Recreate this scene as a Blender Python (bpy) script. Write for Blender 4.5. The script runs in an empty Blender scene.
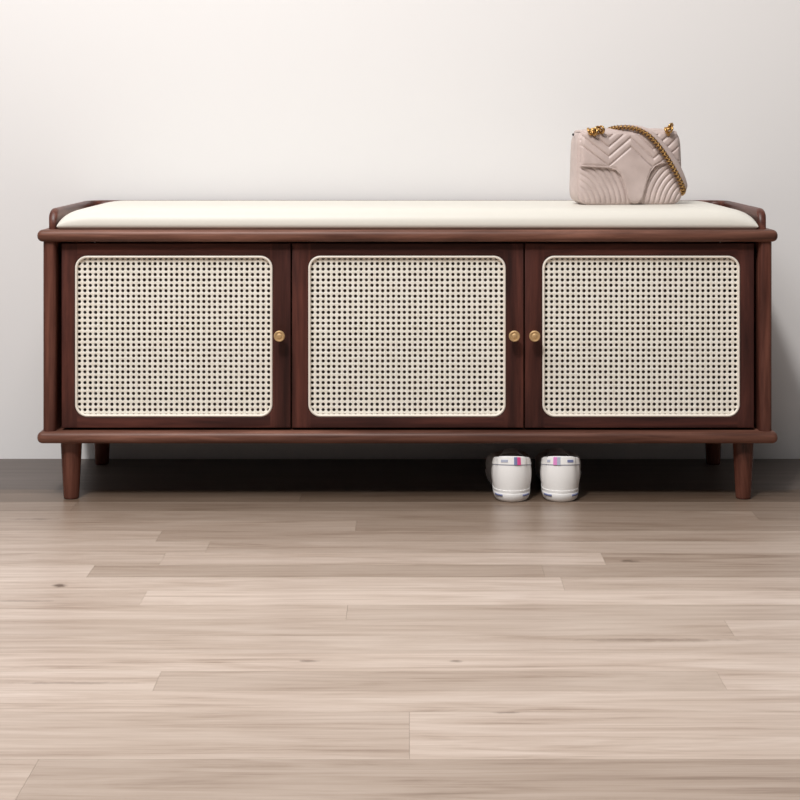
import bpy, bmesh, math, random
from mathutils import Vector, Matrix
random.seed(7)
PI = math.pi
SC = bpy.context.scene
COL = SC.collection

# ------------------------------------------------------------------ camera, world, lights, exposure
F_PX = 1667.0                       # focal length in pixels of the 800 px frame
CAM_Y, CAM_Z = -3.07, 0.611
cd = bpy.data.cameras.new('camera')
cam = bpy.data.objects.new('camera', cd); COL.objects.link(cam)
cam.location = (0, CAM_Y, CAM_Z); cam.rotation_euler = (PI / 2, 0, 0)
cd.sensor_width = 36.0; cd.lens = 36.0 * F_PX / 800.0
cd.shift_x = -7.5 / 800.0
cd.shift_y = -273.0 / 800.0
cd.clip_end = 60
SC.camera = cam

world = bpy.data.worlds.new('room_light'); SC.world = world
world.use_nodes = True
bgn = world.node_tree.nodes['Background']
bgn.inputs[0].default_value = (1.0, 0.985, 0.97, 1)
bgn.inputs[1].default_value = 0.09


def area(name, loc, target, size, power, color=(1, 1, 1), size_y=None):
    l = bpy.data.lights.new(name, 'AREA')
    l.energy = power; l.color = color; l.size = size
    if size_y:
        l.shape = 'RECTANGLE'; l.size_y = size_y
    o = bpy.data.objects.new(name, l); COL.objects.link(o)
    o.location = loc
    o.rotation_euler = (Vector(target) - Vector(loc)).to_track_quat('-Z', 'Y').to_euler()
    return o


area('key_softbox', (-1.15, -4.0, 4.6), (0.0, -0.1, 0.45), 0.45, 150, (1.0, 0.975, 0.95))
area('wall_softbox', (-0.95, -1.25, 2.15), (0.0, -0.1, 0.6), 0.8, 17, (1.0, 0.985, 0.98))
area('front_softbox', (-0.3, -1.85, 2.7), (-0.1, -1.2, 0.0), 1.4, 38, (1.0, 0.985, 0.975))

SC.view_settings.view_transform = 'Standard'
SC.view_settings.look = 'None'
SC.view_settings.gamma = 1.0
SC.view_settings.exposure = 0.0
SC.view_settings.use_curve_mapping = False


def px(x, y, Y):
    """a pixel of the photograph -> the point on the vertical plane at depth Y"""
    s = F_PX / (Y - CAM_Y)
    return ((x - 407.5) / s, Y, CAM_Z - (y - 127.0) / s)


# ------------------------------------------------------------------ helpers
def link_mesh(name, bm, mats, parent=None, smooth=True, loc=None, angle=40):
    me = bpy.data.meshes.new(name)
    bm.normal_update()
    bm.to_mesh(me); bm.free()
    o = bpy.data.objects.new(name, me); COL.objects.link(o)
    for m in (mats if isinstance(mats, (list, tuple)) else [mats]):
        me.materials.append(m)
    if smooth:
        for p in me.polygons:
            p.use_smooth = True
        if angle:
            try:
                me.set_sharp_from_angle(angle=math.radians(angle))
            except Exception:
                pass
    if parent:
        o.parent = parent
    if loc:
        o.location = loc
    return o


def empty(name, loc=(0, 0, 0), rz=0.0):
    o = bpy.data.objects.new(name, None); COL.objects.link(o)
    o.location = loc; o.rotation_euler = (0, 0, rz); o.empty_display_size = 0.05
    return o


def tag(o, label, cat, group=None):
    o['label'] = label; o['category'] = cat
    if group:
        o['group'] = group


def box(bm, x0, x1, y0, y1, z0, z1, bev=0.0, seg=3):
    r = bmesh.ops.create_cube(bm, size=1.0)
    vs = r['verts']
    for v in vs:
        v.co = Vector((x0 + (v.co.x + .5) * (x1 - x0), y0 + (v.co.y + .5) * (y1 - y0), z0 + (v.co.z + .5) * (z1 - z0)))
    if bev:
        es = list({e for v in vs for e in v.link_edges})
        bmesh.ops.bevel(bm, geom=es, offset=bev, segments=seg, profile=0.5, affect='EDGES')


def grid(bm, rows, close_u=False, close_v=False, flip=False):
    """rows: list of lists of points -> quads"""
    vv = [[bm.verts.new(p) for p in r] for r in rows]
    n, m = len(vv), len(vv[0])
    for i in range(n - (0 if close_v else 1)):
        for j in range(m - (0 if close_u else 1)):
            a, b = vv[i][j], vv[i][(j + 1) % m]
            c, d = vv[(i + 1) % n][(j + 1) % m], vv[(i + 1) % n][j]
            q = (a, d, c, b) if flip else (a, b, c, d)
            try:
                bm.faces.new(q)
            except ValueError:
                pass
    return vv


def lathe(bm, prof, cx=0, cy=0, seg=32, axis='Z', origin=(0, 0, 0)):
    """prof: (radius, height) pairs from one end to the other"""
    rows = []
    for r, h in prof:
        row = []
        for k in range(seg):
            a = 2 * PI * k / seg
            if axis == 'Z':
                p = (cx + r * math.cos(a), cy + r * math.sin(a), h)
            else:                       # revolved about -Y
                p = (origin[0] + r * math.cos(a), origin[1] - h, origin[2] + r * math.sin(a))
            row.append(p)
        rows.append(row)
    vv = grid(bm, rows, close_u=True)
    for r_ in (vv[0], vv[-1]):
        try:
            bm.faces.new(r_)
        except ValueError:
            pass
    bmesh.ops.recalc_face_normals(bm, faces=bm.faces)


def catmull(pts, n):
    out = []
    P = [Vector(p) for p in pts]
    P = [2 * P[0] - P[1]] + P + [2 * P[-1] - P[-2]]
    for i in range(1, len(P) - 2):
        for k in range(n):
            t = k / n
            a, b, c, d = P[i - 1], P[i], P[i + 1], P[i + 2]
            out.append(0.5 * ((2 * b) + (-a + c) * t + (2 * a - 5 * b + 4 * c - d) * t * t + (-a + 3 * b - 3 * c + d) * t ** 3))
    out.append(P[-2].copy())
    return out


def sweep(bm, path, section, ref=Vector((0, -1, 0)), cap=True, close=False):
    """section(i, f) -> list of (a, b) offsets along side / ref directions"""
    n = len(path); rows = []
    for i, p in enumerate(path):
        a = path[(i - 1) % n] if (close or i > 0) else p
        b = path[(i + 1) % n] if (close or i < n - 1) else p
        t = (b - a).normalized()
        s = t.cross(ref)
        if s.length < 1e-4:
            s = t.cross(Vector((0.3, 0, 1)))
        s.normalize()
        r = s.cross(t).normalized()
        rows.append([p + s * u + r * v for u, v in section(i, i / max(1, n - 1))])
    vv = grid(bm, rows, close_u=True, close_v=close)
    if cap and not close:
        bm.faces.new(list(reversed(vv[0]))); bm.faces.new(vv[-1])
    return vv


def circ(r, n=10, ry=None):
    ry = ry or r
    return [(r * math.cos(2 * PI * k / n), ry * math.sin(2 * PI * k / n)) for k in range(n)]


def lerp(a, b, t):
    return a + (b - a) * t


def smooth01(t):
    t = max(0.0, min(1.0, t)); return t * t * (3 - 2 * t)


def interp(tbl, x):
    if x <= tbl[0][0]:
        return tbl[0][1]
    for (a, fa), (b, fb) in zip(tbl, tbl[1:]):
        if x <= b:
            return lerp(fa, fb, smooth01((x - a) / (b - a)) * .5 + .5 * (x - a) / (b - a))
    return tbl[-1][1]


# ------------------------------------------------------------------ materials
def new_mat(name, color=(.8, .8, .8), rough=.5, metal=0.0, spec=.5):
    m = bpy.data.materials.new(name); m.use_nodes = True
    b = m.node_tree.nodes['Principled BSDF']
    b.inputs['Base Color'].default_value = (*color, 1)
    b.inputs['Roughness'].default_value = rough
    b.inputs['Metallic'].default_value = metal
    b.inputs['Specular IOR Level'].default_value = spec
    return m, m.node_tree.nodes, m.node_tree.links, b


def noise(N, L, vec, scale, detail=4, rough=.55, dist=0.0):
    n = N.new('ShaderNodeTexNoise'); n.inputs['Scale'].default_value = scale
    n.inputs['Detail'].default_value = detail; n.inputs['Roughness'].default_value = rough
    n.inputs['Distortion'].default_value = dist
    if vec is not None:
        L.new(vec, n.inputs['Vector'])
    return n.outputs[0]


def ramp(N, L, fac, stops):
    r = N.new('ShaderNodeValToRGB'); e = r.color_ramp.elements
    while len(e) < len(stops):
        e.new(0.5)
    for el, (p, c) in zip(e, stops):
        el.position = p; el.color = (*c, 1) if len(c) == 3 else c
    L.new(fac, r.inputs[0]); return r.outputs[0]


def mapping(N, L, vec, scale, loc=(0, 0, 0)):
    m = N.new('ShaderNodeMapping'); m.inputs['Scale'].default_value = scale
    m.inputs['Location'].default_value = loc
    L.new(vec, m.inputs['Vector']); return m.outputs[0]


def bump(N, L, b, h, strength, dist):
    n = N.new('ShaderNodeBump'); n.inputs['Strength'].default_value = strength
    n.inputs['Distance'].default_value = dist
    L.new(h, n.inputs['Height']); L.new(n.outputs[0], b.inputs['Normal'])


def math_n(N, L, op, a, b=None, c=None):
    n = N.new('ShaderNodeMath'); n.operation = op
    for i, v in enumerate((a, b, c)):
        if v is None:
            continue
        if isinstance(v, (int, float)):
            n.inputs[i].default_value = v
        else:
            L.new(v, n.inputs[i])
    return n.outputs[0]


def wood(name, axis, dark, mid, light, rough=.42, split=None):
    """walnut with the grain along one axis; split = half width inside which the grain turns to x"""
    m, N, L, b = new_mat(name, mid, rough, 0, .27)
    tc = N.new('ShaderNodeTexCoord').outputs['Object']
    oi = N.new('ShaderNodeObjectInfo').outputs['Random']
    off = N.new('ShaderNodeCombineXYZ')
    for i, k in enumerate((3.1, 7.7, 5.3)):
        L.new(math_n(N, L, 'MULTIPLY', oi, k), off.inputs[i])
    add = N.new('ShaderNodeVectorMath'); add.operation = 'ADD'
    L.new(tc, add.inputs[0]); L.new(off.outputs[0], add.inputs[1])
    sc = {'X': (1.6, 22, 22), 'Y': (22, 1.6, 22), 'Z': (22, 22, 1.6)}
    if split is None:
        vec = mapping(N, L, add.outputs[0], sc[axis])
    else:
        v1 = mapping(N, L, add.outputs[0], sc['X']); v2 = mapping(N, L, add.outputs[0], sc['Z'])
        sp = N.new('ShaderNodeSeparateXYZ'); L.new(tc, sp.inputs[0])
        g = math_n(N, L, 'GREATER_THAN', math_n(N, L, 'ABSOLUTE', sp.outputs[0]), split)
        mx = N.new('ShaderNodeMix'); mx.data_type = 'VECTOR'
        L.new(g, mx.inputs['Factor']); L.new(v1, mx.inputs[4]); L.new(v2, mx.inputs[5])
        vec = mx.outputs[1]
    n1 = noise(N, L, vec, 1.0, 6, .6, 1.2)
    n2 = noise(N, L, vec, 5.0, 4, .6, .3)
    mix = math_n(N, L, 'ADD', math_n(N, L, 'MULTIPLY', n1, .7), math_n(N, L, 'MULTIPLY', n2, .3))
    c = ramp(N, L, mix, [(.36, dark), (.5, mid), (.65, light)])
    L.new(c, b.inputs['Base Color'])
    bump(N, L, b, n2, .12, .001)
    return m


W_D, W_M, W_L = (.032, .0105, .0075), (.088, .030, .021), (.18, .068, .046)
M_wood_x = wood('walnut_long_grain', 'X', (.070, .027, .018), (.155, .066, .045), (.29, .135, .094), .42)
M_wood_z = wood('walnut_upright_grain', 'Z', W_D, W_M, W_L, .38)
M_wood_y = wood('walnut_rail', 'Y', W_D, W_M, W_L, .36)
M_wood_leg = wood('walnut_leg', 'Z', W_D, (.115, .040, .027), W_L, .24)
M_door = wood('walnut_door', 'Z', (.024, .0062, .0048), (.056, .0160, .0118), (.12, .036, .025), .55, split=.158)
M_inside = wood('walnut_interior', 'X', (.07, .036, .024), (.11, .058, .038), (.14, .08, .05), .6)

# cane
M_cane, N, L, b = new_mat('woven_cane', (.80, .74, .63), .55)
tc = N.new('ShaderNodeTexCoord').outputs['Object']
na = noise(N, L, mapping(N, L, tc, (30, 30, 420)), 1, 3); nb = noise(N, L, mapping(N, L, tc, (420, 30, 30)), 1, 3)
s = math_n(N, L, 'ADD', math_n(N, L, 'MULTIPLY', na, .5), math_n(N, L, 'MULTIPLY', nb, .5))
L.new(ramp(N, L, s, [(.33, (.72, .66, .56)), (.5, (.85, .81, .725)), (.67, (.92, .89, .83))]), b.inputs['Base Color'])
bump(N, L, b, s, .2, .0006)
M_bead = new_mat('ivory_bead', (.88, .82, .73), .45)[0]

# cushion leather
M_cush, N, L, b = new_mat('cream_leather', (.70, .672, .605), .5)
tc = N.new('ShaderNodeTexCoord').outputs['Object']
bump(N, L, b, noise(N, L, tc, 260, 3), .08, .0008)

M_brass, N, L, b = new_mat('brushed_brass', (.60, .40, .20), .52, .6)
M_gold, N, L, b = new_mat('aged_gold', (.50, .30, .11), .3, .9)
M_goldd = new_mat('dark_brown_leather_weave', (.12, .05, .02), .5)[0]

# bag leather
M_bag, N, L, b = new_mat('dusty_pink_leather', (.52, .40, .36), .42)
tc = N.new('ShaderNodeTexCoord').outputs['Object']
nn = noise(N, L, tc, 28, 5)
L.new(ramp(N, L, nn, [(.3, (.48, .385, .355)), (.7, (.61, .50, .465))]), b.inputs['Base Color'])
bump(N, L, b, noise(N, L, tc, 420, 3), .1, .0005)
M_thread = new_mat('stitching', (.42, .32, .29), .7)[0]

# sneaker
M_white, N, L, b = new_mat('white_canvas', (.90, .885, .87), .6)
tc = N.new('ShaderNodeTexCoord').outputs['Object']
bump(N, L, b, noise(N, L, tc, 500, 3), .15, .0005)
M_rubber = new_mat('white_rubber', (.92, .91, .90), .4)[0]
M_pink = new_mat('pink_stripe', (.78, .08, .30), .5)[0]
M_lilac = new_mat('lilac_pink_stripe', (.75, .27, .60), .5)[0]
M_blue = new_mat('slate_blue', (.20, .23, .42), .5)[0]
M_pblue = new_mat('pale_blue_grey', (.45, .48, .60), .5)[0]
M_lining = new_mat('dark_lining', (.03, .03, .032), .8)[0]

# wall paint
M_wall, N, L, b = new_mat('matt_wall_paint', (.80, .786, .781), .85, 0, .2)
tc = N.new('ShaderNodeTexCoord').outputs['Object']
bump(N, L, b, noise(N, L, tc, 180, 3), .04, .001)

# dark border strip along the wall
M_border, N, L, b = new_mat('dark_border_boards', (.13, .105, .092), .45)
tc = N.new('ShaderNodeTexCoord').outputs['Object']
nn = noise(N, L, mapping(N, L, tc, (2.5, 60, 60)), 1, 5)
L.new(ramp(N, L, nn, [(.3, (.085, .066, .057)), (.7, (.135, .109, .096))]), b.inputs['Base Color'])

# oak floor
M_floor, N, L, b = new_mat('pale_oak_planks', (.45, .36, .29), .36, 0, .5)
geo = N.new('ShaderNodeTexCoord').outputs['Object']
at = N.new('ShaderNodeAttribute'); at.attribute_name = 'plank_tone_shade'; at.attribute_type = 'GEOMETRY'
sepc = N.new('ShaderNodeSeparateColor'); L.new(at.outputs['Color'], sepc.inputs[0])
off = N.new('ShaderNodeCombineXYZ')
L.new(math_n(N, L, 'MULTIPLY', sepc.outputs[1], 37.0), off.inputs[0])
L.new(math_n(N, L, 'MULTIPLY', sepc.outputs[1], 91.0), off.inputs[1])
L.new(math_n(N, L, 'MULTIPLY', sepc.outputs[1], 13.0), off.inputs[2])
ad = N.new('ShaderNodeVectorMath'); ad.operation = 'ADD'; L.new(geo, ad.inputs[0]); L.new(off.outputs[0], ad.inputs[1])
g1 = noise(N, L, mapping(N, L, ad.outputs[0], (2.2, 26, 1)), 1.0, 6, .62, 1.6)
g2 = noise(N, L, mapping(N, L, ad.outputs[0], (7, 190, 1)), 1.0, 3, .6, .4)
g3 = noise(N, L, mapping(N, L, ad.outputs[0], (1.1, 5, 1)), 1.0, 3, .5, .4)
gs = math_n(N, L, 'ADD', math_n(N, L, 'MULTIPLY', g1, .55), math_n(N, L, 'ADD', math_n(N, L, 'MULTIPLY', g2, .28), math_n(N, L, 'MULTIPLY', g3, .17)))
base = ramp(N, L, gs, [(.34, (.34, .25, .195)), (.45, (.53, .425, .355)), (.55, (.62, .515, .445)), (.68, (.70, .60, .53))])
tone = N.new('ShaderNodeMix'); tone.data_type = 'RGBA'; tone.blend_type = 'MULTIPLY'
tone.inputs['Factor'].default_value = 1.0
L.new(base, tone.inputs[6])
comb = N.new('ShaderNodeCombineColor')
L.new(sepc.outputs[0], comb.inputs[0])
L.new(math_n(N, L, 'POWER', sepc.outputs[0], 1.12), comb.inputs[1])
L.new(math_n(N, L, 'POWER', sepc.outputs[0], 1.25), comb.inputs[2])
L.new(comb.outputs[0], tone.inputs[7])
col = tone.outputs[2]


def floor_px(x, y):
    d = F_PX * CAM_Z / (y - 127.0)
    return ((x - 407.5) * d / F_PX, CAM_Y + d)


for (kx, ky, rx, ry, st) in ((59, 585.5, .010, .008, .85), (310, 661, .012, .004, .6), (455, 661, .007, .004, .6), (629, 561, .012, .007, .7),
                             (20, 601, .05, .004, .35), (655, 640, .09, .006, .35), (38, 519, .03, .005, .5),
                             (506, 712.5, .012, .003, .5), (75, 683, .06, .004, .35)):
    fx, fy = floor_px(kx, ky)
    mp = N.new('ShaderNodeVectorMath'); mp.operation = 'SUBTRACT'; L.new(geo, mp.inputs[0]); mp.inputs[1].default_value = (fx, fy, 0)
    wob = noise(N, L, geo, 60, 3)
    sc_ = N.new('ShaderNodeVectorMath'); sc_.operation = 'MULTIPLY'; L.new(mp.outputs[0], sc_.inputs[0]); sc_.inputs[1].default_value = (1 / rx, 1 / ry, 0)
    ln = N.new('ShaderNodeVectorMath'); ln.operation = 'LENGTH'; L.new(sc_.outputs[0], ln.inputs[0])
    dd = math_n(N, L, 'ADD', ln.outputs['Value'], math_n(N, L, 'MULTIPLY', math_n(N, L, 'SUBTRACT', wob, .5), 2.2))
    mr = N.new('ShaderNodeMapRange'); mr.interpolation_type = 'SMOOTHSTEP'
    L.new(dd, mr.inputs[0]); mr.inputs[1].default_value = .3; mr.inputs[2].default_value = 1.5
    mr.inputs[3].default_value = st; mr.inputs[4].default_value = 0
    mx = N.new('ShaderNodeMix'); mx.data_type = 'RGBA'
    L.new(mr.outputs[0], mx.inputs['Factor']); L.new(col, mx.inputs[6]); mx.inputs[7].default_value = (.10, .06, .04, 1)
    col = mx.outputs[2]
L.new(col, b.inputs['Base Color'])
bump(N, L, b, g2, .05, .0008)
M_gap = new_mat('plank_gap', (.30, .23, .18), .8)[0]

# ------------------------------------------------------------------ setting
bm = bmesh.new(); box(bm, -4.5, 4.5, 0, .12, -.02, 3.2)
wall = link_mesh('wall_back', bm, M_wall, smooth=False); wall['kind'] = 'structure'

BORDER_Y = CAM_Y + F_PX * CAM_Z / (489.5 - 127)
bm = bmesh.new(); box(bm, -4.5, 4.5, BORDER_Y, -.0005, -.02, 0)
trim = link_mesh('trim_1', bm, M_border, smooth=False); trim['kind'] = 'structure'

# planks: rows parallel to the wall, every plank with its own tone; the last rows also carry painted bench shade
ROW = .0651
row0 = CAM_Y + 1.741                       # a seam of the near floor
bm = bmesh.new()
lay = bm.loops.layers.color.new('plank_tone_shade')
G = .00012
known = {  # row index counted from row0 towards the wall: joints (pixel x, pixel y) and tones
    0: ([(-60, 700), (1010, 700)], [.97, 1.0, 1.0]),
    1: ([(157, 681), (722, 681)], [1.01, .92, 1.03]),
    2: ([(-60, 661), (1010, 661)], [1.0, 1.04, 1.0]),
    3: ([(-30, 643), (980, 643)], [.95, .97, 1.04]),
    4: ([(-50, 626), (728, 626)], [.95, .95, 1.0]),
    5: ([(347, 611)], [1.00, .93]),
    6: ([(144, 597)], [.98, 1.08]),
    7: ([(562, 582)], [1.02, .98]),
    8: ([(92, 569), (543, 570)], [1.0, .86, .84]),
    9: ([(163, 558), (603, 558)], [.93, .98, .86]),
    10: ([(208, 546), (1000, 546)], [.92, .88, .9]),
    11: ([(160, 534), (900, 534)], [.91, .83, .9]),
    12: ([(356, 524)], [.92, .84]),
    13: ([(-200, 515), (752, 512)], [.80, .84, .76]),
    14: ([(75, 505), (1100, 505)], [.76, .74, .74]), 15: ([(-200, 498), (300, 498), (1000, 498)], [.6, .60, .56, .58]), 16: ([(-300, 492), (420, 492), (1200, 492)], [.55, .53, .53, .53]),  # darker planks, with the shade at the bench front put into their tones
}
y = row0
rows = []
k = 0
while y < BORDER_Y - .001:
    y2 = y + ROW if BORDER_Y - y - ROW > .02 else BORDER_Y
    rows.append((k, y, y2)); y = y2; k += 1
rows.append((-1, row0 - 2 * ROW, row0))       # a double-width plank pair below
yy = row0 - 2 * ROW; k = -2
while yy > -5.2:
    h = ROW * (2 if k % 2 else 1.5)
    rows.append((k, yy - h, yy)); yy -= h; k -= 1
known[-1] = ([(409.5, 732)], [1.0, 1.06])
known[-2] = ([(28, 778)], [1.0, .93])
for (k, ya, yb) in rows:
    xs, tones = [], []
    if k in known:
        js, tones = known[k]
        xs = [floor_px(*j)[0] for j in js]
    left = [xs[0] if xs else random.uniform(-.5, .5)]
    if not xs:
        xs = [left[0]]; tones = [random.uniform(.85, 1.08), random.uniform(.85, 1.08)]
    tones = list(tones)[:len(xs) + 1]
    a = xs[0]
    while a > -4.4:
        a -= random.uniform(.8, 1.4); xs.insert(0, max(a, -4.5)); tones.insert(0, random.uniform(.86, 1.06))
    a = xs[-1]
    while a < 4.4:
        a += random.uniform(.8, 1.4); xs.append(min(a, 4.5)); tones.append(random.uniform(.86, 1.06))
    tones = tones[1:]
    for i in range(len(xs) - 1):
        t = tones[i] if i < len(tones) else 1.0
        x0, x1 = xs[i] + G, xs[i + 1] - G
        vs = [bm.verts.new(p) for p in ((x0, ya + G, 0), (x1, ya + G, 0), (x1, yb - G, 0), (x0, yb - G, 0))]
        lo = [bm.verts.new((v.co.x, v.co.y, -.003)) for v in vs]
        fs = [bm.faces.new(vs)]
        for q in range(4):
            fs.append(bm.faces.new((vs[q], lo[q], lo[(q + 1) % 4], vs[(q + 1) % 4])))
        rnd = random.random()
        for f in fs:
            for lp in f.loops:
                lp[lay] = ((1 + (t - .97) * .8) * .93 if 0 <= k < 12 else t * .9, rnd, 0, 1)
n_pl = len(bm.faces)
v = [bm.verts.new(p) for p in ((-4.5, -5.3, -.002), (4.5, -5.3, -.002), (4.5, BORDER_Y + .001, -.002), (-4.5, BORDER_Y + .001, -.002))]
f = bm.faces.new(v); f.material_index = 1
floor = link_mesh('floor', bm, [M_floor, M_gap], smooth=False)
floor['kind'] = 'structure'

# ------------------------------------------------------------------ storage bench
bench = empty('storage_bench', (0, -.185, 0))
tag(bench, 'long dark walnut shoe bench with three woven cane doors and a cream seat pad', 'bench')
BO = Vector((0, -.185, 0))


def bpart(name, bm, m, **kw):
    bmesh.ops.translate(bm, verts=bm.verts, vec=-BO)
    return link_mesh(name, bm, m, bench, **kw)


ZT = .4435
bm = bmesh.new(); box(bm, -.6035, .6035, -.3605, -.004, .4240, ZT, .0088, 5); bpart('top_board', bm, M_wood_x)
bm = bmesh.new(); box(bm, -.6035, .6035, -.3605, -.004, .0953, .1148, .0088, 5); bpart('base_board', bm, M_wood_x)
for sx in (-1, 1):
    bm = bmesh.new()
    x0, x1 = sorted((sx * .5950, sx * .5742))
    box(bm, x0, x1, -.353, -.008, .106, .433, .0075, 4)
    bpart('side_panel', bm, M_wood_z)
bm = bmesh.new(); box(bm, -.571, .571, -.018, -.010, .114, .4245); bpart('back_panel', bm, M_inside, smooth=False)
for x in (-.19, .191):
    bm = bmesh.new(); box(bm, x - .008, x + .008, -.322, -.018, .114, .4245); bpart('divider', bm, M_inside, smooth=False)
for (x, yl) in ((-.5535, -.325), (.553, -.325), (-.5545, -.046), (.5545, -.046)):
    bm = bmesh.new()
    lathe(bm, [(.0112, 0), (.0122, .001), (.0128, .004), (.0155, .055), (.0172, .088), (.0172, .0965)], 0, 0, 36)
    o = link_mesh('leg', bm, M_wood_leg, bench, loc=(x, yl - BO.y, 0))


def rrect(x0, x1, z0, z1, r, n=8):
    pts = []
    for (cx, cz, a0) in ((x1 - r, z0 + r, -PI / 2), (x1 - r, z1 - r, 0), (x0 + r, z1 - r, PI / 2), (x0 + r, z0 + r, PI)):
        for k in range(n + 1):
            a = a0 + PI / 2 * k / n
            pts.append((cx + r * math.cos(a), cz + r * math.sin(a)))
    return pts


def plate(loops, ext, bev):
    """flat outline with holes in x/z, extruded along y -> bmesh"""
    cu = bpy.data.curves.new('tmp', 'CURVE'); cu.dimensions = '2D'; cu.fill_mode = 'BOTH'
    cu.extrude = ext; cu.bevel_depth = bev; cu.bevel_resolution = 2; cu.offset = -bev
    for lp in loops:
        s = cu.splines.new('POLY'); s.points.add(len(lp) - 1); s.use_cyclic_u = True
        for p, (x, z) in zip(s.points, lp):
            p.co = (x, z, 0, 1)
    ob = bpy.data.objects.new('tmp', cu); COL.objects.link(ob)
    bpy.context.view_layer.update()
    dg = bpy.context.evaluated_depsgraph_get()
    me = bpy.data.meshes.new_from_object(ob.evaluated_get(dg))
    bm = bmesh.new(); bm.from_mesh(me)
    bpy.data.objects.remove(ob); bpy.data.curves.remove(cu); bpy.data.meshes.remove(me)
    for v in bm.verts:
        v.co = Vector((v.co.x, -v.co.z, v.co.y))
    bmesh.ops.remove_doubles(bm, verts=bm.verts, dist=1e-6)
    bmesh.ops.recalc_face_normals(bm, faces=bm.faces)
    return bm


PITCH = 5.415 / 611.3
DOORF = -.3435                                # front face of the doors
OW, OH = .3235 / 2, .2640 / 2                 # half opening
OZC = (.4006 + .1366) / 2
doors = [((-.5660, -.1911), -.3824, -.208, 'left'), ((-.1887, .1897), -.0008, .1736, 'middle'), ((.1922, .5668), .3822, .2064, 'right')]
DZ0, DZ1 = .1188, .4205


def cane_mesh(holes_y_shift=0.0):
    bm = bmesh.new()
    nx, nz = 36, 30
    W, H = OW - .0008, OH - .0008
    rr = .0185
    x_first = -PITCH * (nx - 1) / 2
    cache = {}

    def vert(x, y, z):
        key = (round(x, 6), round(y, 6), round(z, 6))
        if key not in cache:
            cache[key] = bm.verts.new((x, y, z))
        return cache[key]

    def inside(x, z):
        ax, az = abs(x) - (W - rr), abs(z) - (H - rr)
        if ax > 0 and az > 0:
            return math.hypot(ax, az) < rr + .004
        return True
    h = PITCH / 2
    for i in range(nx + 1):
        for j in range(nz + 1):
            cx = x_first + (i - .5) * PITCH + h; cz = -PITCH * (nz - 1) / 2 + (j - .5) * PITCH + h
            if i == nx or j == nz:
                continue
            if not inside(cx, cz):
                continue
            r = .00252 * random.uniform(.96, 1.04)
            ox, oz = random.uniform(-.0001, .0001), random.uniform(-.0001, .0001)
            outer, inner, lower = [], [], []
            for q in range(16):
                a = 2 * PI * (q + .0) / 16
                c, s_ = math.cos(a), math.sin(a)
                m = h / max(abs(c), abs(s_))
                d = abs(math.sin(2 * a))
                outer.append(vert(cx + c * m, -.0006 * (d ** .7) - (.0002 if (i + j) % 2 and d > .5 else 0) * 0, cz + s_ * m))
                inner.append(bm.verts.new((cx + ox + r * c * (1 + .08 * d), .0002, cz + oz + r * s_ * (1 + .08 * d))))
                lower.append(bm.verts.new((cx + ox + r * 1.03 * c, .0012, cz + oz + r * 1.03 * s_)))
            for q in range(16):
                p = (q + 1) % 16
                try:
                    bm.faces.new((outer[q], outer[p], inner[p], inner[q]))
                    bm.faces.new((inner[q], inner[p], lower[p], lower[q]))
                except ValueError:
                    pass
    bmesh.ops.recalc_face_normals(bm, faces=bm.faces)
    return bm


cane_src = None
for (dx, oc, kx, side) in doors:
    x0, x1 = dx
    cx = oc
    inner = rrect(-OW, OW, -OH, OH, .0200, 10)
    ox0, ox1, oz0, oz1 = x0 - cx, x1 - cx, DZ0 - OZC, DZ1 - OZC
    bm = plate([[(ox0, oz0), (ox1, oz0), (ox1, oz1), (ox0, oz1)], list(reversed(inner))], .0075, .0012)
    door = link_mesh('door', bm, M_door, bench, loc=(cx, DOORF + .009 - BO.y, OZC), angle=30)
    # the cane sheet
    if cane_src is None:
        cane_src = link_mesh('cane_panel', cane_mesh(), M_cane, door, loc=(0, -.0045, -.0012))
    else:
        c = cane_src.copy(); COL.objects.link(c); c.parent = door
    # ivory bead
    bm = bmesh.new()
    bd = rrect(-OW + .0022, OW - .0022, -OH + .0022, OH - .0022, .0180, 10)
    sweep(bm, [Vector((x, 0, z)) for x, z in bd], lambda i, f: circ(.0022, 8, .0026), close=True)
    bmesh.ops.recalc_face_normals(bm, faces=bm.faces)
    bead = link_mesh('bead', bm, M_bead, door, loc=(0, -.0072, 0)); bead['label'] = 'ivory bead around the cane'
    # brass knob
    bm = bmesh.new()
    lathe(bm, [(.0045, -.001), (.0045, .012), (.0075, .0155), (.0089, .0175), (.0091, .0215), (.0088, .0235), (.0078, .0245),
               (.0062, .0242), (.0060, .0236), (.0045, .0236), (.0038, .0241), (.0006, .0243)], axis='Y', seg=32)
    kn = link_mesh('knob', bm, M_brass, door, loc=(kx - cx, -.009, .2715 - OZC), angle=35)
    kn['label'] = 'round brass knob'

# seat cushion: crowned pad
bm = bmesh.new()
CX, CY0, CY1 = .5735, -.347, -.034
CZ0, CH = ZT + .0002, .0350
nu, nv = 140, 60


def cush_h(x, y):
    dx = CX - abs(x); dy0 = y - CY0; dy1 = CY1 - y

    def pr(d, R, pw):
        q = max(0.0, 1 - min(1.0, d / R)); return (1 - q ** pw) ** (1 / pw)
    a = pr(dx, .068, 2.1); b = pr(dy0, .045, 2.5); c = pr(dy1, .04, 2.5)
    return CZ0 + .0042 + (CH - .0042) * (a * b * c) ** .9 if True else 0


def spread(n, k=2.2):
    out = []
    for i in range(n + 1):
        t = -1 + 2 * i / n
        out.append(math.copysign(1 - (1 - abs(t)) ** k, t))
    return out


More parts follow.
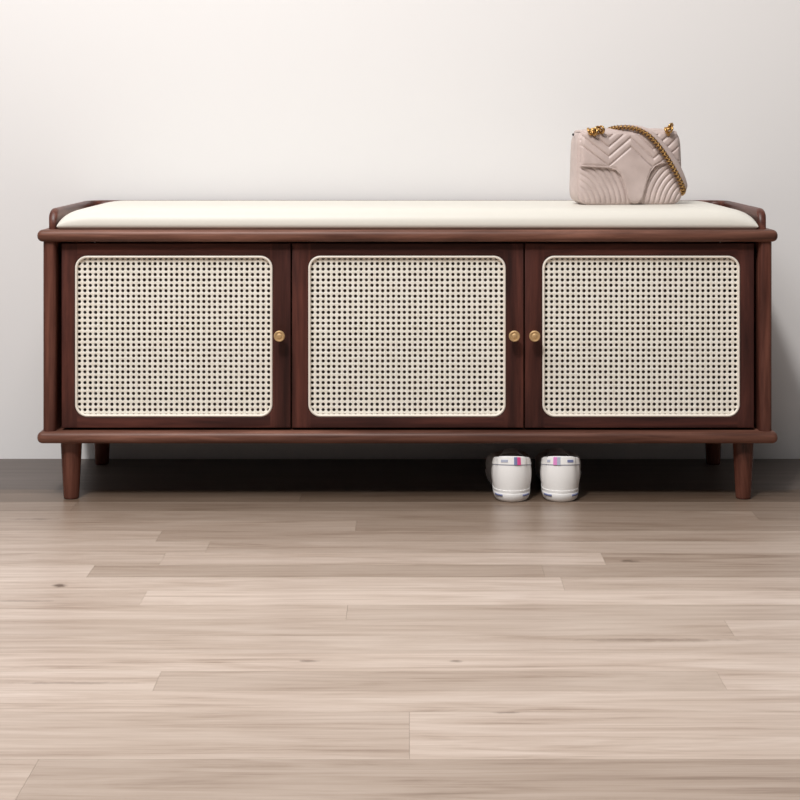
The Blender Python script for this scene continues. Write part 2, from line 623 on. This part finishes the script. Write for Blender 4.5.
us, vs_ = spread(nu), spread(nv)
rows_ = []
for vv_ in vs_:
    y = lerp(CY0, CY1, (vv_ + 1) / 2)
    rows_.append([(u * CX, y, cush_h(u * CX, y)) for u in us])
top = grid(bm, rows_)
edge = [top[0][j] for j in range(nu + 1)] + [top[i][nu] for i in range(1, nv + 1)] + [top[nv][j] for j in range(nu - 1, -1, -1)] + [top[i][0] for i in range(nv - 1, 0, -1)]
lowv = [bm.verts.new((v.co.x * .992, lerp(v.co.y, (CY0 + CY1) / 2, .03), CZ0)) for v in edge]
for i in range(len(edge)):
    j = (i + 1) % len(edge)
    bm.faces.new((edge[j], edge[i], lowv[i], lowv[j]))
bm.faces.new(lowv)
bmesh.ops.recalc_face_normals(bm, faces=bm.faces)
o = bpart('seat_cushion', bm, M_cush, angle=0); o['label'] = 'padded cream leather seat pad'

# bentwood gallery rail around the pad: two arms and the low back
bm = bmesh.new()
RX, RYF, RYB, RC = .5825, -.337, -.0175, .030
path = []
for k in range(41):
    path.append((-RX, lerp(RYF, RYB - RC, k / 40)))
for k in range(1, 9):
    a = PI - PI / 2 * k / 8
    path.append((-RX + RC + RC * math.cos(a), RYB - RC + RC * math.sin(a)))
for k in range(1, 20):
    path.append((lerp(-RX + RC, RX - RC, k / 20), RYB))
for k in range(0, 9):
    a = PI / 2 - PI / 2 * k / 8
    path.append((RX - RC + RC * math.cos(a), RYB - RC + RC * math.sin(a)))
for k in range(39, -1, -1):
    path.append((RX, lerp(RYF, RYB - RC, k / 40)))
rows_ = []
HR = .0335
w = .0068
for i, (x, y) in enumerate(path):
    a = path[max(0, i - 1)]; c = path[min(len(path) - 1, i + 1)]
    t = Vector((c[0] - a[0], c[1] - a[1])).normalized(); nrm = Vector((-t.y, t.x))
    d = y - RYF if abs(x) > RX - 1e-6 else 1
    R = .024
    hh = HR if d >= R else (HR - R) + math.sqrt(max(0, R * R - (R - d) ** 2))
    hh = max(hh, .004)
    ww = w if d > .004 else w * (.75 + .25 * d / .004)
    tilt = .0022 * (hh / HR)
    sec = []
    lean = -1 if True else 1
    for (u, zz) in ((-1, -.0005), (-1, hh - ww * 1.0), (-.92, hh - ww * .5), (-.7, hh - ww * .22), (-.35, hh - ww * .04), (0, hh),
                    (.35, hh - ww * .04), (.7, hh - ww * .22), (.92, hh - ww * .5), (1, hh - ww * 1.0), (1, -.0005)):
        zz = max(-.0005, zz)
        off_ = u * ww - tilt * (zz / HR) * 0 
        sec.append((x + nrm.x * off_, y + nrm.y * off_, ZT + zz))
    rows_.append(sec)
vv = grid(bm, rows_)
bm.faces.new(vv[0]); bm.faces.new(vv[-1])
bmesh.ops.recalc_face_normals(bm, faces=bm.faces)
o = bpart('gallery_rail', bm, M_wood_y, angle=50)

# ------------------------------------------------------------------ sneakers
def shoe_table(kind):
    # plan half widths along the length: (y, lateral, medial)
    return [(0, .000, .000), (.002, .0095, .0095), (.006, .0170, .0170), (.013, .0240, .0240), (.025, .0290, .0290), (.042, .0308, .0304),
            (.075, .0320, .0290), (.11, .0345, .0265), (.15, .0405, .0290), (.185, .0440, .0335), (.215, .0425, .0350),
            (.24, .0350, .0320), (.256, .0235, .0250), (.265, .0120, .0150), (.269, .000, .000)]


def outline(lat, n=96, grow=0.0):
    """closed plan outline, index 0 = heel, walking along the lateral side to the toe and back"""
    T = shoe_table(0)
    L_ = [Vector((lat * a, y, 0)) for y, a, _ in T]
    M_ = [Vector((-lat * c, y, 0)) for y, _, c in T]
    loop = L_ + M_[::-1][1:-1]
    # resample by arc length
    dens = []
    for i in range(len(loop)):
        a, b_, c, d = loop[i - 1], loop[i], loop[(i + 1) % len(loop)], loop[(i + 2) % len(loop)]
        for k in range(8):
            t = k / 8
            dens.append(0.5 * ((2 * b_) + (-a + c) * t + (2 * a - 5 * b_ + 4 * c - d) * t * t + (-a + 3 * b_ - 3 * c + d) * t ** 3))
    ln = [0]
    for i in range(len(dens)):
        ln.append(ln[-1] + (dens[(i + 1) % len(dens)] - dens[i]).length)
    out = []
    j = 0
    for k in range(n):
        s_ = ln[-1] * k / n
        while ln[j + 1] < s_:
            j += 1
        f = (s_ - ln[j]) / max(1e-9, ln[j + 1] - ln[j])
        out.append(dens[j].lerp(dens[(j + 1) % len(dens)], f))
    return out


def make_sneaker(loc, rz, lat, label, stripes):
    root = empty('sneaker', loc, rz)
    tag(root, label, 'shoe', 'white sneakers under the bench')
    n = 96
    O = outline(lat, n)
    ctr = Vector((0, .135, 0))
    nor = []
    for i in range(n):
        t = (O[(i + 1) % n] - O[i - 1]).normalized()
        q = Vector((t.y, -t.x, 0))
        if q.dot(O[i] - Vector((0, min(max(O[i].y, .035), .23), 0))) < 0:
            q = -q
        nor.append(q)
    # sole
    bm = bmesh.new()
    prof = [(-.008, 0), (-.0045, .0008), (-.0022, .0035), (-.0006, .008), (.0002, .0130), (-.0006, .0152), (-.003, .0165), (-.012, .0165)]
    rows_ = [[O[i] + nor[i] * d + Vector((0, 0, z)) for i in range(n)] for d, z in prof]
    vv = grid(bm, rows_, close_u=True)
    bm.faces.new(vv[0]); bm.faces.new(vv[-1])
    bmesh.ops.recalc_face_normals(bm, faces=bm.faces)
    link_mesh('sole', bm, M_rubber, root, angle=60)

    # throat loop: where the upper ends
    thr, = [[]]
    for i in range(n):
        p = O[i]
        y = p.y
        yy_ = .0055 + (y / .269) * .158
        half = interp([(0, 0), (.02, .97), (.06, .96), (.14, .62), (.2, .45), (.269, 0)], y)
        hw = abs(p.x) * half if y > .012 else abs(p.x) * .97
        z = interp([(0, .0735), (.03, .0690), (.08, .056), (.12, .054), (.2, .054), (.269, .052)], y)
        thr.append(Vector((math.copysign(hw, p.x), yy_, z)))

    def P(fi, t, off=0.0):
        fi = fi % n
        i = int(math.floor(fi)) % n; f = fi - math.floor(fi); j = (i + 1) % n
        bot = O[i].lerp(O[j], f); tp = thr[i].lerp(thr[j], f); nr = nor[i].lerp(nor[j], f)
        bot = bot + nr * (-.0012) + Vector((0, 0, .0150))
        y = bot.y
        bulge = interp([(0, .0040), (.05, .0070), (.15, .010), (.21, .017), (.269, .014)], y)
        q = bot.lerp(tp, t)
        # horizontal run happens late, so the wall first goes up
        w_ = interp([(0, .0), (.08, .25), (.18, .8), (.269, .9)], y)
        zt = lerp(t, math.sin(t * PI / 2), w_)
        ht = lerp(t, 1 - math.cos(t * PI / 2), w_)
        q.z = lerp(bot.z, tp.z, zt)
        q.x = lerp(bot.x, tp.x, ht); q.y = lerp(bot.y, tp.y, ht)
        q += nr * (bulge * .55 * math.sin(PI * t) * (1 - w_ * .6))
        return q + nr * off

    nt = 16
    bm = bmesh.new()
    rows_ = [[P(i, t / nt) for i in range(n)] for t in range(nt + 1)]
    # rolled collar and inner wall
    rows_.append([P(i, 1) + nor[i] * -.0012 + Vector((0, 0, .0012)) for i in range(n)])
    rows_.append([P(i, 1) + nor[i] * -.0032 + Vector((0, 0, .0002)) for i in range(n)])
    rows_.append([P(i, .93) + nor[i] * -.0042 for i in range(n)])
    grid(bm, rows_, close_u=True)
    bmesh.ops.recalc_face_normals(bm, faces=bm.faces)
    link_mesh('upper', bm, M_white, root, angle=0)
    # lining and insole
    bm = bmesh.new()
    rows_ = [[P(i, .95) + nor[i] * -.0036 for i in range(n)], [P(i, .5) + nor[i] * -.006 for i in range(n)],
             [Vector((O[i].x * .82, lerp(O[i].y, .12, .1), .019)) for i in range(n)]]
    vv = grid(bm, rows_, close_u=True, flip=True); bm.faces.new(vv[-1])
    link_mesh('lining', bm, M_lining, root, angle=0)

    def patch(name, i0, i1, t0, t1, off, m, nu_=14, nv_=5, parent=root, lab=None):
        bm = bmesh.new()
        rws = []
        for b_ in range(nv_ + 1):
            t = lerp(t0, t1, b_ / nv_)
            rws.append([P(lerp(i0, i1, a / nu_), t, off) for a in range(nu_ + 1)])
        # turned-down rim so that the patch has thickness
        e = .0008 + off
        rws.insert(0, [P(lerp(i0, i1, a / nu_), t0, off - e) for a in range(nu_ + 1)])
        rws.append([P(lerp(i0, i1, a / nu_), t1, off - e) for a in range(nu_ + 1)])
        for r_, in zip(rws):
            r_.insert(0, P(i0, t0 if r_ is rws[0] else t1 if r_ is rws[-1] else lerp(t0, t1, (rws.index(r_) - 1) / nv_), off - e))
        grid(bm, rws)
        bmesh.ops.recalc_face_normals(bm, faces=bm.faces)
        o = link_mesh(name, bm, m, parent, angle=50)
        if lab:
            o['label'] = lab
        return o
    # index sign: +i runs along the lateral side; on screen right = +x
    sgn = lat                                   # +x direction in index space

    def xi(x):                                  # heel index for a sideways position in metres
        return sgn * x / (sum((O[(k + 1) % n] - O[k]).length for k in range(n)) / n)
    tab = patch('heel_tab', xi(-.052), xi(.052), .80, 1.0, .0012, M_white, 24, lab='white padded heel tab')
    patch('seam', xi(-.054), xi(.054), .775, .795, .0006, M_pblue, 24, 1, lab='fine blue-grey seam under the heel tab')
    for (nm, xa, xb, m) in stripes:
        if nm == 'logo':
            patch('printed_mark', xi(xa), xi(xb), .86, .93, .0018, m, 6, 2, tab, 'small blue-grey mark')
        else:
            patch('stripe', xi(xa), xi(xb), .79, 1.0, .0018, m, 6, 5, tab, nm + ' vertical stripe')
    patch('foxing', xi(-.10), xi(.10), .0, .07, .0010, M_rubber, 40, 2, lab='white rubber band above the sole')
    # blue dashes on the sole edge
    for (xa, xb) in ((-.034, -.016), (.019, .036)):
        bm = bmesh.new(); rws = []
        for z in (.0095, .0112, .0125):
            r_ = []
            for a in range(9):
                fi = xi(lerp(xa, xb, a / 8)) % n
                i = int(fi) % n; f = fi - int(fi); j = (i + 1) % n
                r_.append(O[i].lerp(O[j], f) + nor[i].lerp(nor[j], f) * .0009 + Vector((0, 0, z)))
            rws.append(r_)
        grid(bm, rws)
        o = link_mesh('sole_stripe', bm, M_blue, root, angle=0); o['label'] = 'blue dash on the sole edge'
        sm = o.modifiers.new('thick', 'SOLIDIFY'); sm.thickness = .0006
    # tongue and laces (towards the wall)
    bm = bmesh.new()
    rws = []
    for k in range(9):
        f = k / 8
        y = lerp(.075, .165, f); z = interp([(0, .063), (.35, .0615), (1, .056)], f); hw = lerp(.020, .012, f)
        rws.append([(lerp(-hw, hw, a / 8), y, z - .007 * ((a - 4) / 4) ** 2) for a in range(9)])
    grid(bm, rws)
    o = link_mesh('tongue', bm, M_white, root, angle=0)
    sm = o.modifiers.new('thick', 'SOLIDIFY'); sm.thickness = .003
    for k in range(5):
        y = .098 + k * .015
        zz = .0625 - k * .0012
        bm = bmesh.new()
        hw = .021 - k * .0015
        pth = catmull([(-hw, y - .002, zz - .007), (-hw * .5, y, zz - .0005), (hw * .5, y + .002, zz - .0005), (hw, y + .004, zz - .007)], 5)
        sweep(bm, pth, lambda i, f: circ(.0011, 8, .0022), ref=Vector((0, 1, 0)))
        link_mesh('lace', bm, M_white, root)
    return root


s1 = px(511.5, 502, -.352); s2 = px(560.8, 502, -.352)
make_sneaker((s1[0], -.361, 0), math.radians(-3.0), -1,
             'left one of two white sneakers, heel with a bright pink and blue stripe',
             [('logo', -.018, -.006, M_pblue), ('slate blue', .0035, .0085, M_blue), ('bright pink', .0088, .0145, M_pink)])
make_sneaker((s2[0], -.361, 0), math.radians(-2.2), 1,
             'right one of two white sneakers, heel with a pale lilac and blue stripe',
             [('lilac pink', -.0125, -.0065, M_lilac), ('slate blue', -.0062, -.0012, M_pblue), ('logo', .010, .021, M_blue), ('logo', -.024, -.018, M_pblue)])

# ------------------------------------------------------------------ handbag
BX, BYF = px(575.5, 200, -.250)[0], -.250
BW, BH, BD = .182, .129, .074
bagz = cush_h(.36, -.20) - .0008
bag = empty('handbag', (BX + .001 + BW / 2 * math.cos(math.radians(10)), BYF + .050, bagz), math.radians(10))
tag(bag, 'dusty pink quilted leather handbag with gold chain strap on the cream pad', 'handbag')


def bag_px(x, y):
    """photo pixel -> local x, z on the bag front"""
    s_ = F_PX / (BYF - CAM_Y)
    return ((x - 576.5) / s_ / .985 - BW / 2, (205.0 - y) / s_)


def groove(f, sp):
    q = abs(((f / sp) % 1.0) - .5) * 2            # 1 on the seam, 0 mid-rib
    return -(q ** 3.5)


def body_outline(s_, t_):
    # square -> softly rounded rectangle, a little wider at the foot
    k = .075
    x = s_ * math.sqrt(max(0, 1 - k * t_ ** 8 * 2.2)); z = t_ * math.sqrt(max(0, 1 - k * s_ ** 8 * 2.2))
    wv = BW / 2 * (1.0 + .02 * (1 - (t_ + 1) / 2) ** 1.5)
    sag = .003 * (math.cos(s_ * PI) * -.5 + .5) if t_ > 0 else 0
    return x * wv, BH / 2 + z * BH / 2 - (sag * max(0, t_)) * .0


def body_depth(s_, t_):
    e = max(abs(s_), abs(t_))
    a = (1 - abs(s_) ** 7) ** .5 * (1 - abs(t_) ** 9) ** .5 if e < 1 else 0
    full = BD / 2 * (1 - .22 * ((t_ + 1) / 2))
    return full - .010 * (1 - a)


TX = bag_px(633, 200)[0]                            # centre line of the flap tongue


def low_quilt(x, z):
    d = x - TX
    x0 = -BW / 2 - .022 if d < 0 else BW / 2 + .020
    f = math.hypot((x - x0) * 1.0, (z + .006) * .95)
    return groove(f, .0088)


bm = bmesh.new()
nu, nv = 170, 110
front, back = [], []
for j in range(nv + 1):
    t_ = -1 + 2 * j / nv
    fr, bk = [], []
    for i in range(nu + 1):
        s_ = -1 + 2 * i / nu
        x, z = body_outline(s_, t_); d = body_depth(s_, t_)
        fade = smooth01((1 - max(abs(s_), abs(t_))) / .10)
        q = .0030 * low_quilt(x, z) * fade
        fr.append((x, -(d + q), z)); bk.append((x, d + q, z))
    front.append(fr); back.append(bk)
vf = grid(bm, front); vb = grid(bm, back, flip=True)
ring = lambda V: [V[0][i] for i in range(nu + 1)] + [V[j][nu] for j in range(1, nv + 1)] + [V[nv][i] for i in range(nu - 1, -1, -1)] + [V[j][0] for j in range(nv - 1, 0, -1)]
rf, rb = ring(vf), ring(vb)
mids = []
for kk, fr_ in enumerate((.12, .3, .5, .7, .88)):
    g = .0022 * math.sin(PI * fr_)
    row = []
    for a, c in zip(rf, rb):
        p = a.co.lerp(c.co, fr_)
        out = Vector((p.x / (BW / 2), 0, (p.z - BH / 2) / (BH / 2))); 
        m_ = max(abs(out.x), abs(out.z)); o_ = Vector((out.x if abs(out.x) > .93 else 0, 0, out.z if abs(out.z) > .93 else 0))
        if o_.length:
            o_.normalize()
        row.append(bm.verts.new(p + o_ * g + Vector((0, 0, 0))))
    mids.append(row)
chain_rows = [rf] + mids + [rb]
for A, B in zip(chain_rows, chain_rows[1:]):
    for i in range(len(A)):
        j = (i + 1) % len(A)
        bm.faces.new((A[i], A[j], B[j], B[i]))
bmesh.ops.recalc_face_normals(bm, faces=bm.faces)
for v in bm.verts:
    v.co.z = max(v.co.z, 0.0)
link_mesh('bag_body', bm, M_bag, bag, angle=0)

# piping along the front edge of the bag
bm = bmesh.new()
pp = []
for q in ([(-1, t) for t in [1 - 2 * k / 40 for k in range(41)]] + [(s_, -1) for s_ in [-1 + 2 * k / 60 for k in range(1, 60)]] + [(1, t) for t in [-1 + 2 * k / 40 for k in range(41)]]):
    x, z = body_outline(*q); pp.append(Vector((x * .996, -(body_depth(*q) + .0005), max(z, .0014))))
sweep(bm, pp, lambda i, f: circ(.0013, 7), ref=Vector((0, -1, 0)))
bmesh.ops.recalc_face_normals(bm, faces=bm.faces)
link_mesh('piping', bm, M_bag, bag, angle=0)

# flap: front drop with a rounded tongue, chevron quilting, wrapped over the top
low_px = [(575, 166), (590, 166.5), (606, 167.5), (613, 169.5), (618, 174), (621, 181), (623.5, 190), (625.5, 198), (628, 202), (632, 203.5), (636, 203),
          (639.5, 199), (642, 190), (645, 180), (649, 171.5), (654, 166), (660, 163.5), (668, 162.5), (684, 162)]
low = []
for a in low_px:
    x, z = bag_px(*a); low.append((x, z))


def zig(x):
    # height of the chevron line at x
    pts = [(577, 132), (606, 154), (629, 135), (652, 156), (680, 134)]
    P_ = [bag_px(*p) for p in pts]
    if x <= P_[0][0]:
        return P_[0][1]
    for (a, fa), (c, fc) in zip(P_, P_[1:]):
        if x <= c:
            return lerp(fa, fc, (x - a) / (c - a))
    return P_[-1][1]


bm = bmesh.new()
nu, nv = 220, 90
FW = BW / 2 * .962
rowsF = []


def flap_point(x, z):
    """surface of the flap in front of the body"""
    s_ = max(-1, min(1, x / (BW / 2))); t_ = max(-1, min(1, z / (BH / 2) - 1))
    d = body_depth(s_ * .985, t_ * .99)
    return d


TOPZ = BH * .985
cols = []
for i in range(nu + 1):
    x = -FW + 2 * FW * i / nu
    zb = interp(low, x)
    colv = []
    # over the top, from the back to the front
    s_ = x / (BW / 2)
    dt = flap_point(x, TOPZ * .93)
    zc = TOPZ - .004
    for k in range(11):
        a = PI * k / 10                 # back -> top -> front
        colv.append(Vector((x, math.cos(a) * (dt + .002), zc - .001 + .0062 * max(0, math.sin(a)) ** .8)))
    for k in range(1, nv + 1):
        f = k / nv
        z = lerp(zc - .001, zb, f)
        d = flap_point(x, z)
        edge_d = min((z - zb) * (.55 if abs(x - TX) > .012 else 1.0), FW - abs(x), 99)
        ed = smooth01(edge_d / .004)
        puff = .0036 + .0024 * ed
        line = z - zig(x)
        inside_tongue = smooth01((zig(x) - .019 - z) / .004)
        q = .0030 * groove(line + .0035, .0160) * smooth01((z - zb) / .008) * (1 - inside_tongue)
        tongue = 0.0
        colv.append(Vector((x, -(d + puff + q + tongue), z)))
    d = flap_point(x, zb)
    colv.append(Vector((x, -(d + .0012), zb - .0006)))
    colv.append(Vector((x, -(d - .0006), zb + .0006)))
    for p in colv:
        p.x *= 1 - .045 * smooth01((p.z - BH * .72) / (BH * .28))
    cols.append(colv)
for c_ in (0, -1):
    e_ = [Vector((p.x, p.y * .86, p.z - (.004 if q < 11 else 0))) for q, p in enumerate(cols[c_])]
    if c_ == 0:
        cols.insert(0, e_)
    else:
        cols.append(e_)
grid(bm, cols)
bmesh.ops.recalc_face_normals(bm, faces=bm.faces)
o = link_mesh('flap', bm, M_bag, bag, angle=0)
o['label'] = 'chevron quilted front flap with a rounded tongue'

# edge binding that follows the lower edge of the flap
bm = bmesh.new()
pth = []
for i in range(0, nu + 1, 2):
    c = cols[i + 1][-4]; pth.append(Vector((c.x, c.y - .0003, c.z + .0008)))
sweep(bm, pth, lambda i, f: circ(.0012, 7), ref=Vector((0, -1, 0)))
bmesh.ops.recalc_face_normals(bm, faces=bm.faces)
link_mesh('flap_binding', bm, M_bag, bag, angle=0)


def ring_mesh(bm, c, axis, R, r, n=20, m=8, sx=1.0):
    axis = Vector(axis).normalized()
    a = axis.orthogonal().normalized(); b_ = axis.cross(a)
    path = [Vector(c) + a * (R * sx * math.cos(2 * PI * k / n)) + b_ * (R * math.sin(2 * PI * k / n)) for k in range(n)]
    rows_ = []
    for k, p in enumerate(path):
        o_ = (p - Vector(c)).normalized()
        rows_.append([p + o_ * (r * math.cos(2 * PI * q / m)) + axis * (r * math.sin(2 * PI * q / m)) for q in range(m)])
    grid(bm, rows_, close_u=True, close_v=True)


# knots of gold chain on the top corners
for (cx_, cy_, spread_) in ((592.5, 131.5, 1.0), (668, 131, .55)):
    x, z = bag_px(cx_, cy_)
    hw_root = None
    rr_ = random.Random(3)
    n_r = 6 if spread_ == 1.0 else 4
    for k in range(n_r):
        bm = bmesh.new()
        dx = (k - (n_r - 1) / 2) * .0040 * spread_
        dz = (.0022 if k % 2 else -.001) + (0 if spread_ == 1 else k * .0014)
        ax = (math.cos(k * 1.9), .5 * math.sin(k * 1.3) - .6, math.sin(k * 1.1 + .6))
        ring_mesh(bm, (x + dx, -.034 - .002 * (k % 3), z + dz + .002), ax, .0058, .0019, 20, 8)
        o = link_mesh('chain_link', bm, M_gold, bag, angle=0)
        if k == 0:
            bmv = bmesh.new()
            box(bmv, x - .004 * spread_ - .002, x + .004 * spread_ + .002, -.033, -.020, z - .0075, z - .001, .0015, 2)
            link_mesh('strap_eyelet', bmv, M_gold, bag)

# rivet on the left gusset
bm = bmesh.new()
x, z = -BW / 2 - .0016, bag_px(571, 134)[1]
lathe(bm, [(.0022, -.001), (.0022, .0008), (.0014, .0016), (.0002, .0018)], axis='Y', seg=16)
o = link_mesh('rivet', bm, M_lining, bag, loc=(x - .001, -.004, z)); o.rotation_euler = (0, 0, -PI / 2 + .0)
o['label'] = 'small dark rivet on the side'

# the strap: leather band with a chain sewn along its edge
sp_px = [(612, 131, .010), (614, 128.5, -.006), (619, 127, -.020), (628, 126.8, -.027), (637, 129, -.034), (646, 134.5, -.040), (654, 143, -.043), (661, 152.5, -.045),
         (668, 163.5, -.046), (674.5, 174.5, -.045), (680, 184, -.041), (683.5, 190.5, -.033), (684.5, 194, -.018)]
cp = [Vector((bag_px(a, c)[0], y_, bag_px(a, c)[1])) for a, c, y_ in sp_px]
spine = catmull(cp, 10)
bm = bmesh.new()
NS = len(spine)
rows_ = []
for i, p in enumerate(spine):
    a = spine[max(0, i - 1)]; c = spine[min(NS - 1, i + 1)]
    t = (c - a).normalized()
    side = Vector((t.z, 0, -t.x)).normalized()          # to the right / up in the picture
    if side.x + side.z < 0:
        side = -side
    f = i / (NS - 1)
    wd = interp([(0, .001), (.25, .004), (.45, .0115), (.7, .0155), (.88, .012), (1, .004)], f)
    sec = []
    y_in = Vector((0, .010, 0))
    for k in range(12):                                  # flattened roll section
        an = 2 * PI * k / 12
        u = wd * .5 * (1 + math.cos(an)); v_ = (.0022 + .0015 * math.sin(PI * f)) * math.sin(an)
        sec.append(p + side * (u + .0004) + Vector((0, v_ + u * .45 + .002, 0)))
    rows_.append(sec)
vv = grid(bm, rows_, close_u=True)
bm.faces.new(vv[0]); bm.faces.new(vv[-1])
bmesh.ops.recalc_face_normals(bm, faces=bm.faces)
strap = link_mesh('strap', bm, M_bag, bag, angle=0)
strap['label'] = 'rolled pink leather shoulder strap'
# core of the woven chain
bm = bmesh.new()
sweep(bm, spine, lambda i, f: circ(.0037, 8, .0026), ref=Vector((0, -1, 0)))
bmesh.ops.recalc_face_normals(bm, faces=bm.faces)
o = link_mesh('chain_core', bm, M_goldd, strap, angle=0); o['label'] = 'dark brown leather threaded through the chain'
# links
bm = bmesh.new()
cum = [0]
for a, c in zip(spine, spine[1:]):
    cum.append(cum[-1] + (c - a).length)
s_ = .001; k = 0; i = 0
while s_ < cum[-1] - .001:
    while cum[i + 1] < s_:
        i += 1
    f = (s_ - cum[i]) / (cum[i + 1] - cum[i])
    p = spine[i].lerp(spine[i + 1], f); t = (spine[i + 1] - spine[i]).normalized()
    side = t.cross(Vector((0, -1, 0))).normalized()
    ax = (t * .75 + side * (.66 if k % 2 else -.15)).normalized()
    ring_mesh(bm, p + Vector((0, -.0004, 0)), ax, .0042, .0009, 14, 6)
    s_ += .0032; k += 1
bmesh.ops.recalc_face_normals(bm, faces=bm.faces)
o = link_mesh('chain', bm, M_gold, strap, angle=0); o['label'] = 'gold curb chain'
# return of the strap behind the bag to the right-hand eyelet
bm = bmesh.new()
x_r, z_r = bag_px(668, 131)
pth = catmull([spine[-1], Vector((BW / 2 + .010, .004, .030)), Vector((BW / 2 + .006, .022, .060)), Vector((BW / 2 - .004, .024, .100)), Vector((x_r, -.006, z_r - .002))], 8)
sweep(bm, pth, lambda i, f: circ(.0036, 8, .0022), ref=Vector((0, -1, 0)))
bmesh.ops.recalc_face_normals(bm, faces=bm.faces)
link_mesh('strap_return', bm, M_bag, strap, angle=0)
